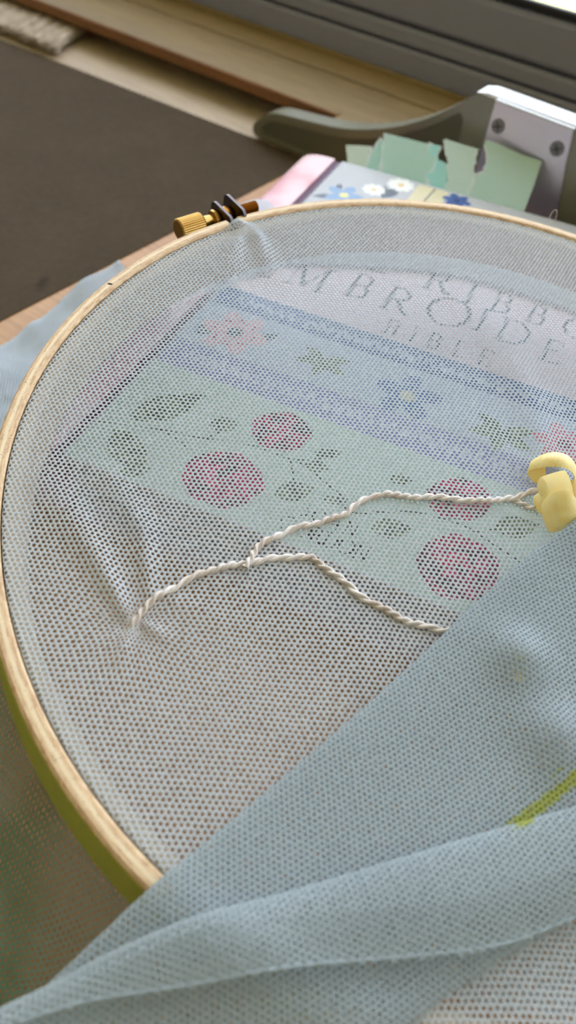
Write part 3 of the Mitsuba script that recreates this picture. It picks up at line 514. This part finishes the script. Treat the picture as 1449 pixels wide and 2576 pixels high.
def flap_map(q, R_=1.0):
    s_, t_ = q[:, 0], q[:, 1]; arc_l = np.pi * R_
    th = np.clip(-t_ / R_, 0, np.pi); x = np.where(t_ > 0, t_, np.where(t_ < -arc_l, -t_ - arc_l, 0)) + R_ - R_ * np.sin(th)
    uv = fa + s_[:, None] * fe + (x + foff(s_))[:, None] * fq
    u, v = uv[:, 0], uv[:, 1]
    lift = R_ * (1 + np.cos(th))
    far = np.clip(x / 25, 0, 1)
    wav = (meshkit.noise(np.stack([u * .05, v * .05, 0 * u + 3], -1)) - .5) * 1.4 * far + (meshkit.noise(np.stack([s_ * .03, x * .16, 0 * u + 9], -1)) - .5) * 0.9 * far
    edge = np.clip((-c_side(uv)) / 4.0, 0, 1) ** .5
    z = (base_z(u, v) + (lift + np.where(t_ > -arc_l / 2, wav + .5 * far, wav))) * (0.25 + .75 * edge)
    return hoop(np.c_[u, v, z])
def flap_keep(lo, hi):
    def k(c):
        t_ = c[:, 1]; x = np.where(t_ > 0, t_, np.where(t_ < -3.14, -t_ - 3.14, 0)) + 1.0; uv = fa + c[:, :1] * fe + (x + foff(c[:, 0]))[:, None] * fq
        return (t_ > lo) & (t_ < hi) & (c_side(uv) < 0) & (uv[:, 0] < 45) & (uv[:, 1] > -112)
    return k
add('folded_flap', hexnet(flap_map, flap_keep(-70, 90), (0, 205, -70, 90), rot=52.0, pitch=0.95, hole=0.265), M('net_shaded'), nt, True, label='doubled flap of net folded back over the hoop')
# front fold lying on the flap
AL = [(40, -54), (24, -60), (9.6, -66.0), (-6.4, -72.3), (-37.9, -85.1), (-50.1, -89.7), (-59.9, -94.6), (-67.4, -99.2), (-73.3, -102.5), (-90, -112)]
BL = [(40, -70), (22, -76.5), (7.7, -81.9), (-7.0, -88.1), (-37.0, -94.4), (-50.4, -97.9), (-62.4, -100.8), (-70.3, -103.9), (-90, -114)]
aa, ae, aq, aoff = smooth_line(AL); ba, be, bq, boff = smooth_line(BL)
def b_side(uv): d = uv - ba; return d @ bq - boff(d @ be)
def front_map(q, R_=1.5):
    s_, t_ = q[:, 0], q[:, 1]; arc_l = np.pi * R_; th = np.clip(-t_ / R_, 0, np.pi)
    x = np.where(t_ > 0, t_, np.where(t_ < -arc_l, -t_ - arc_l, 0)) + R_ - R_ * np.sin(th)
    uv = aa + s_[:, None] * ae + (x + aoff(s_))[:, None] * aq; u, v = uv[:, 0], uv[:, 1]
    w_ = (meshkit.noise(np.stack([s_ * .04, x * .10, 0 * u + 5], -1)) - .5) * 1.6 * np.clip(x / 6, 0, 1)
    z = base_z(u, v) + 3.1 + R_ * (1 + np.cos(th)) + np.where(t_ > 0, w_ + 1.0 * np.sin(np.clip(x / 14, 0, 1) * np.pi), 0) - 0.9 * np.clip((b_side(uv) + 6) / 6, 0, 1)
    return hoop(np.c_[u, v, z])
def front_keep(c):
    t_ = c[:, 1]; x = np.where(t_ > 0, t_, np.where(t_ < -4.71, -t_ - 4.71, 0)) + 1.5; uv = aa + c[:, :1] * ae + (x + aoff(c[:, 0]))[:, None] * aq
    return (t_ > -14) & (b_side(uv) < 0) & (uv[:, 0] < 36)
add('front_fold', hexnet(front_map, front_keep, (0, 145, -14, 26), rot=24.0, pitch=0.95, hole=0.26), M('net_shaded'), nt, True, label='front fold of net with a cut edge')
hb = np.array([(32, -73), (22, -76.5), (7.7, -81.9), (-7.0, -88.1), (-37.0, -94.4), (-50.4, -97.9), (-62.4, -100.8), (-70.3, -103.9)]); hb = spline(hb, 0.5); hs = (hb - aa) @ ae
hq = np.c_[hs, (hb - aa) @ aq - aoff(hs) - 1.5]
add('cut_edge', tube(front_map(hq + [0, 0.05]) + HN * (1e-4 * rng.normal(0, 1, (len(hb), 1))), 0.00022 + 0.00004 * rng.normal(0, 1, len(hb)), 8), M('net_shaded'), nt, True, label='cut edge of the front fold')
# loose skirt round the outside of the ring, falling to the desk
SK = Polygon([(-69.6, 250), (-78, 236), (-96, 196), (-128, 150), (-170, 90), (-150, 0), (-60, -40), (60, -20), (70, 60), (44, 119), (-10, 215), (-40, 222), (-62, 244)])
def skirt_map(q):
    P = np.c_[q * 1e-3, np.zeros(len(q))]; d = P - HC; u, v = d @ HA * 1000, d @ HB * 1000; r = np.hypot(u, v)
    zr = HC[2] * 1000 - (HN[0] * d[:, 0] + HN[1] * d[:, 1]) / HN[2] * 1000 - 13.5          # underside of the ring
    k = np.clip((r - 100) / 26, 0, 1); k = k * k * (3 - 2 * k)
    w_ = meshkit.fbm(np.stack([q[:, 0] * .05, q[:, 1] * .05, 0 * r], -1), 3) * 7
    P[:, 2] = ((1 - k) * zr + k * (2.0 + w_ * k)) * 1e-3; return P
from shapely import contains_xy
def skirt_keep(c):
    d = np.c_[c * 1e-3, np.zeros(len(c)) + HC[2]] - HC; r = np.hypot(d @ HA, d @ HB) * 1000
    return contains_xy(SK, c[:, 0], c[:, 1]) & (r > 97)
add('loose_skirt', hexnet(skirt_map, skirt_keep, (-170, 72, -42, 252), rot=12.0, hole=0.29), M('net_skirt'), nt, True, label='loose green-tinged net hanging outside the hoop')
UL = Polygon([(-69.6, 249), (-78, 236), (-96, 197), (-128, 150), (-150, 110), (-96, 100), (-64, 150), (-40, 196), (-50, 226), (-62, 243)])
def ul_keep(c):
    d = np.c_[c * 1e-3, np.zeros(len(c)) + HC[2]] - HC; r = np.hypot(d @ HA, d @ HB) * 1000
    return contains_xy(UL, c[:, 0], c[:, 1]) & (r > 98)
for h_, rt in ((0.0010, 35.0), (0.0019, -18.0)):
    add('skirt_fold', hexnet(lambda q, h_=h_: skirt_map(q) + Z * h_, ul_keep, (-152, -38, 98, 250), rot=rt, pitch=0.95, hole=0.22), M('net'), nt, True)
hem = spline(np.array([(-69.6, 249), (-78, 236), (-96, 197), (-128, 150), (-150, 110)]), 1.0); hp3 = skirt_map(hem) + Z * 0.0010
add('rolled_edge', tube(hp3, 0.0011, 10), M('net'), nt, True)
# second layer of net lying slack under the lower right of the panel
def slack_map(q): return hoop(np.c_[q, -5.0 + 2.2 * meshkit.fbm(np.c_[q * .05, q[:, 0] * 0], 2)])
add('slack_layer', hexnet(slack_map, lambda c: (c_side(c) > -6) & (np.hypot(c[:, 0], c[:, 1]) < 95) & (c[:, 0] > -24) & (c[:, 0] < 40), (-24, 40, -96, -50), rot=-16, hole=0.27), M('net_shaded'), nt, True)
# gathered piece over the book spine behind the screw
def gather_map(q):
    x, y = q[:, 0], q[:, 1]; z = 24.2 + 4.5 * np.exp(-((x + 10) / 7) ** 2) * np.exp(-((y - 124) / 16) ** 2); return book(np.c_[x, y, z])
add('gathered_end', hexnet(gather_map, lambda c: ((c[:, 0] + 9.5) / 9.5) ** 2 + ((c[:, 1] - 116) / 22.5) ** 2 < 1, (-22, 10, 90, 152), rot=20, pitch=0.8, hole=0.16), M('net'), nt, True)
# fold of net lying on the book beneath the panel
up_ = PchipInterpolator([-0.8, 2.5, 7.3, 17.3, 28.9, 40.6, 52.9, 65.8, 79.2, 99.5, 130], [99.1, 104, 112.1, 122.4, 129.9, 137.2, 143.9, 148.3, 151.2, 152.1, 151]); lo_ = PchipInterpolator([-0.8, 3.4, 7.7, 11.4, 22.1, 33.8, 46, 58.9, 69.1, 78.6, 91.7, 104.6, 130], [86, 90.9, 95.5, 103.3, 111.2, 117, 122.7, 127.6, 130, 130.3, 130, 129, 126])
def under_map(q): return book(np.c_[q, 25.4 + 2.2 * np.sin(np.clip((q[:, 1] - lo_(np.clip(q[:, 0], -0.8, 130))) / np.maximum(up_(np.clip(q[:, 0], -0.8, 130)) - lo_(np.clip(q[:, 0], -0.8, 130)), 1), 0, 1) * np.pi)])
uk = lambda c: (c[:, 1] > lo_(np.clip(c[:, 0], 0, 130))) & (c[:, 1] < up_(np.clip(c[:, 0], 0, 130))) & (c[:, 0] > 3) & (c[:, 0] < 126)
add('under_fold', hexnet(under_map, uk, (0, 128, 84, 154), rot=-14, hole=0.2), M('net'), nt, True, label='folded band of net seen through the stretched net')
def under2(q): p = under_map(q); return p + Z * -0.0009
add('under_fold', hexnet(under2, uk, (0, 128, 84, 154), rot=9, hole=0.24), M('net'), nt, True)

# ------------------------------------------------------------------ twisted silk cords couched on the net
def cord(name, pts, lab, lift=(0.5, 0.5), rr=0.40, pitch=5.0, dive=(False, False)):
    k = thing(name, lab, 'cord', 'twisted silk cords'); p = np.array(pts, float)
    c = spline(p, 0.16); n_ = len(c); u, v = c[:, 0], c[:, 1]
    L = np.linspace(0, 1, n_); s_ = np.arange(n_) * .16
    z = pucker(u, v) + np.interp(L, [0, .12, 1], [lift[0], 0.5, lift[1]]) + 0.12 * np.sin(s_ * .9)
    if dive[0]: z -= 1.6 * np.exp(-(s_ / 1.2) ** 2)
    if dive[1]: z -= 1.6 * np.exp(-((s_[-1] - s_) / 1.2) ** 2)
    P = np.c_[u + .12 * np.sin(s_ * .7), v + .12 * np.cos(s_ * .8), z]
    t = np.gradient(P, axis=0); t /= np.linalg.norm(t, axis=1, keepdims=True); a_ = np.cross(t, Z); a_ /= np.linalg.norm(a_, axis=1, keepdims=True); b_ = np.cross(a_, t)
    ph_ = np.cumsum(2 * np.pi * .16 / pitch * (1 + .25 * np.sin(s_ * .35)))
    for i in range(2):
        g = ph_ + i * np.pi; C = P + rr * .86 * (np.cos(g)[:, None] * a_ + np.sin(g)[:, None] * b_)
        sd_ = 20; w_ = np.arange(sd_) * 2 * np.pi / sd_
        prof_ = rr * (1 + .07 * np.cos(7 * w_[None] + 3.2 * ph_[:, None]))
        V = C[:, None] + prof_[..., None] * (np.cos(w_)[None, :, None] * a_[:, None] + np.sin(w_)[None, :, None] * b_[:, None])
        m = trimesh.Trimesh(hoop(V.reshape(-1, 3)), grid_faces(n_, sd_, False, True), process=False); m.fix_normals()
        add('strand', m, M('cord'), k, True)
    return k
c1 = cord('silk_cord', [(-68.5, -45.2), (-67.7, -42.7), (-64.7, -38.1), (-59.7, -33.3), (-55.8, -30.4), (-50.4, -28.3), (-47.2, -26.8), (-42.7, -25.3), (-38.1, -24.5), (-35.7, -25.8), (-31.7, -28.3), (-28.5, -30.8), (-22.4, -33.6), (-16.3, -35.5), (-11.0, -35.7), (-3, -37)],
     'long twisted silk cord running from the pucker at the left to under the flap', dive=(True, False))
cord('silk_cord', [(-50.2, -29.6), (-49.6, -27.6), (-48.9, -25.3), (-46.2, -21.8), (-43.3, -19.4), (-37.2, -16.0), (-31.8, -12.9), (-30.1, -10.4), (-27.1, -8.0), (-22.9, -6.2), (-17.9, -6.1), (-12.8, -5.1), (-6.9, -5.0), (-1.7, -4.0), (3.5, -2.4), (6.3, -0.4), (9.6, 0.8)],
     'upper twisted silk cord branching off towards the yellow ribbon flower', lift=(1.2, 1.0))
cord('silk_cord', [(2.6, -2.6), (5.2, -3.2), (7.7, -3.9), (10.2, -3.6)], 'short end of silk cord forking just left of the yellow ribbon flower', rr=.34, lift=(.7, .9))
hairs = []
for i in range(14):
    a0 = np.array([-67.5 + rng.normal(0, 1.2), -43.5 + rng.normal(0, 1.5), .5]); d_ = rng.normal(0, 2.6, 3); d_[2] = abs(d_[2]) * .3
    hairs.append(tube(hoop(spline([a0, a0 + d_ * .5 + rng.normal(0, .5, 3), a0 + d_], .4)), 0.00003, 4, False))
add('loose_fibre', trimesh.util.concatenate(hairs), M('cord'), c1, True, kind='stuff')

# ------------------------------------------------------------------ ribbon flowers
def bez(ctrl, n=20, m=130):
    C = np.array(ctrl, float).reshape(4, 4, 3); B_ = lambda t: np.c_[(1 - t) ** 3, 3 * t * (1 - t) ** 2, 3 * t * t * (1 - t), t ** 3]
    return np.einsum('ia,jb,abk->ijk', B_(np.linspace(0, 1, n)), B_(np.linspace(0, 1, m)), C)
def petal(ctrl, parent, mat='ribbon', th_=0.16, name='petal', shift=(0, 0, 0), scale=1.0, label=None):
    G = bez(ctrl); n_, k_ = G.shape[:2]
    G = (G - [12, 0, 0]) * scale + [12, 0, 0] + np.array(shift)
    nr = np.cross(np.gradient(G, axis=0), np.gradient(G, axis=1)); nr /= np.linalg.norm(nr, axis=2, keepdims=True) + 1e-9
    G = G + nr * (0.02 * np.sin(np.arange(k_) * 2 * np.pi / 4.0))[None, :, None]; A_, B_ = G + nr * th_ / 2, G - nr * th_ / 2
    v = np.vstack([A_.reshape(-1, 3), B_.reshape(-1, 3)]); f = grid_faces(n_, k_); N = n_ * k_
    idx = np.arange(N).reshape(n_, k_); loop = np.r_[idx[0, :-1], idx[:-1, -1], idx[-1, :0:-1], idx[:0:-1, 0]]; l2 = np.roll(loop, -1)
    rim = np.vstack([np.stack([loop, l2, l2 + N], 1), np.stack([loop, l2 + N, loop + N], 1)])
    m = trimesh.Trimesh(hoop(v), np.vstack([f, f[:, ::-1] + N, rim]), process=False); m.fix_normals()
    return add(name, m, M(mat), parent, 38, label=label)
HOOD = [(7.0, 5.0, 1.5), (9.2, 2.6, 7.5), (14, 2.4, 8.5), (17.2, 4.5, 1.5), (6.8, 6.0, 2.5), (9.5, 4.5, 10), (14, 4.5, 10.5), (17.6, 5.8, 3), (7.4, 7.5, 3), (10, 8.5, 8), (14.5, 8.5, 8.5), (17.4, 7.5, 3), (8.5, 8.3, .5), (11, 11, 1.5), (14.5, 10.8, 1.5), (16.5, 8.5, .5)]
BAND = [(8.0, 0.6, 5.2), (9.6, 1.2, 5.9), (11.2, 1.8, 6.4), (12.6, 2.2, 6.6), (8.6, -.7, 5.6), (10.2, 0, 6.4), (11.8, .4, 6.9), (13.4, .4, 6.8), (9.3, -2.2, 5.4), (10.8, -1.8, 6.3), (12.5, -1.8, 6.6), (14.3, -2.0, 6.2), (10.2, -3.8, 3.6), (11.6, -3.9, 3.8), (13.2, -4.3, 3.8), (15.2, -4.6, 3.4)]
CURL = [(8.0, .6, 5.2), (7.4, .2, 4.2), (7.6, -.3, 2.6), (9.0, -.4, 1.6), (8.6, -.7, 5.6), (7.6, -1, 4.2), (7.8, -1.4, 2.2), (9.4, -1.6, 1.4), (9.3, -2.2, 5.4), (8.3, -2.4, 4), (8.4, -2.6, 1.8), (10, -2.6, 1), (10.2, -3.8, 3.6), (9.4, -3.9, 3.6), (9.4, -4.0, 1.8), (10.6, -4, 1)]
FAN = [(9.0, -3.4, 2.0), (10.2, -3.2, 8.4), (13.2, -3.8, 8.6), (15.8, -5.6, 4.2), (8.6, -5.2, 1.5), (10.2, -5.4, 8.0), (13.4, -6.0, 8.0), (15.9, -7.0, 3), (9.3, -7.4, .8), (10.8, -7.2, 5), (13.2, -7.6, 5.5), (15.4, -8.2, 2), (10.8, -9.6, .2), (11.6, -9.8, 1.0), (13, -9.5, 1.2), (14.4, -8.8, .8)]
SIDE = [(15.2, 3.2, 1), (16.5, 3.8, 4), (18, 3.6, 4), (19, 3, 2), (15.0, 1.8, 1), (16.2, 2.4, 4.5), (18, 2.2, 5), (19.6, 1.5, 2), (15.2, -.5, 1), (16.6, 0, 4), (18.4, -.4, 5), (19.8, -.8, 2), (15.6, -2, .6), (17, -2.4, 2), (18.4, -2.6, 2), (19.6, -2.4, 1)]
TUCK = [(7.0, 5.4, 1), (7.6, 5.6, 3.4), (8.6, 5.2, 4.4), (9.6, 4.6, 4.6), (6.9, 4.6, .8), (7.5, 4.6, 2.4), (8.4, 4.2, 3.2), (9.4, 3.8, 4), (7.6, 3.6, .5), (8.2, 3.6, 1.4), (9, 3.4, 2), (10, 3.2, 3), (8.6, 3, .3), (9.2, 2.9, .8), (10, 2.8, 1.4), (11, 2.7, 2)]
LOW = [(8.0, -1.2, .6), (8.6, -1.0, 3), (9.8, -1.2, 4), (11.5, -1.8, 4), (7.6, -2.2, .5), (8.4, -2.2, 3.4), (9.8, -2.4, 4.2), (11.6, -2.8, 4), (7.9, -3.8, .5), (8.7, -3.8, 3), (10, -3.8, 3.8), (11.6, -4, 3.8), (9, -5.4, .4), (9.6, -5.2, 1.5), (10.4, -5.0, 2), (11.6, -4.9, 2.4)]
CORE = [(9, 3.6, .6), (10.5, 3.4, 3), (13, 3.4, 3.4), (16, 3.6, 1), (8.8, 3, .5), (10.5, 2.6, 3.4), (13, 2.4, 4), (15.8, 2.8, 1.2), (9.2, 2.0, .5), (11, 1.6, 2.4), (13, 1.6, 2.8), (15.6, 1.8, 1), (10, 1, .3), (11.4, .8, 1), (13, .8, 1), (15, 1, .5)]
yf = thing('ribbon_flower', 'bright yellow silk ribbon flower sewn on the net at the right', 'ribbon flower')
petal(HOOD, yf, name='ribbon_loop', label='big arched ribbon loop'); petal(BAND, yf, name='ribbon_loop', label='flat folded ribbon loop'); petal(CURL, yf, name='ribbon_loop'); petal(FAN, yf, name='ribbon_loop', label='lowest puffed ribbon loop')
petal(SIDE, yf, name='ribbon_loop'); petal(TUCK, yf, name='ribbon_tuck'); petal(LOW, yf, name='ribbon_tuck'); petal(CORE, yf, 'ribbon_shaded', name='ribbon_core', label='inner folds with shade put into their deeper yellow')
hf = thing('ribbon_flower', 'pale yellow ribbon flower hidden under the net flap, upper blur', 'ribbon flower')
petal(HOOD, hf, shift=(-11.3, -46.5, -.1), scale=.42, name='ribbon_loop'); petal(BAND, hf, shift=(-10.8, -41, -.1), scale=.5, name='ribbon_loop')
lt = np.array([(21.2, 100.6, 1.2), (21.0, 101.6, 3.4), (21.6, 102.0, 4.6), (22.4, 101.8, 4.4), (22.6, 101.0, 2.6), (22.4, 100.6, 1.0)])
add('loose_thread', tube(hoop(CubicSpline(np.arange(6), lt)(np.linspace(0, 5, 60))), 0.00009, 6), M('cord'), None, True, label='tiny loop of white thread standing on the far rim of the hoop', cat='thread')
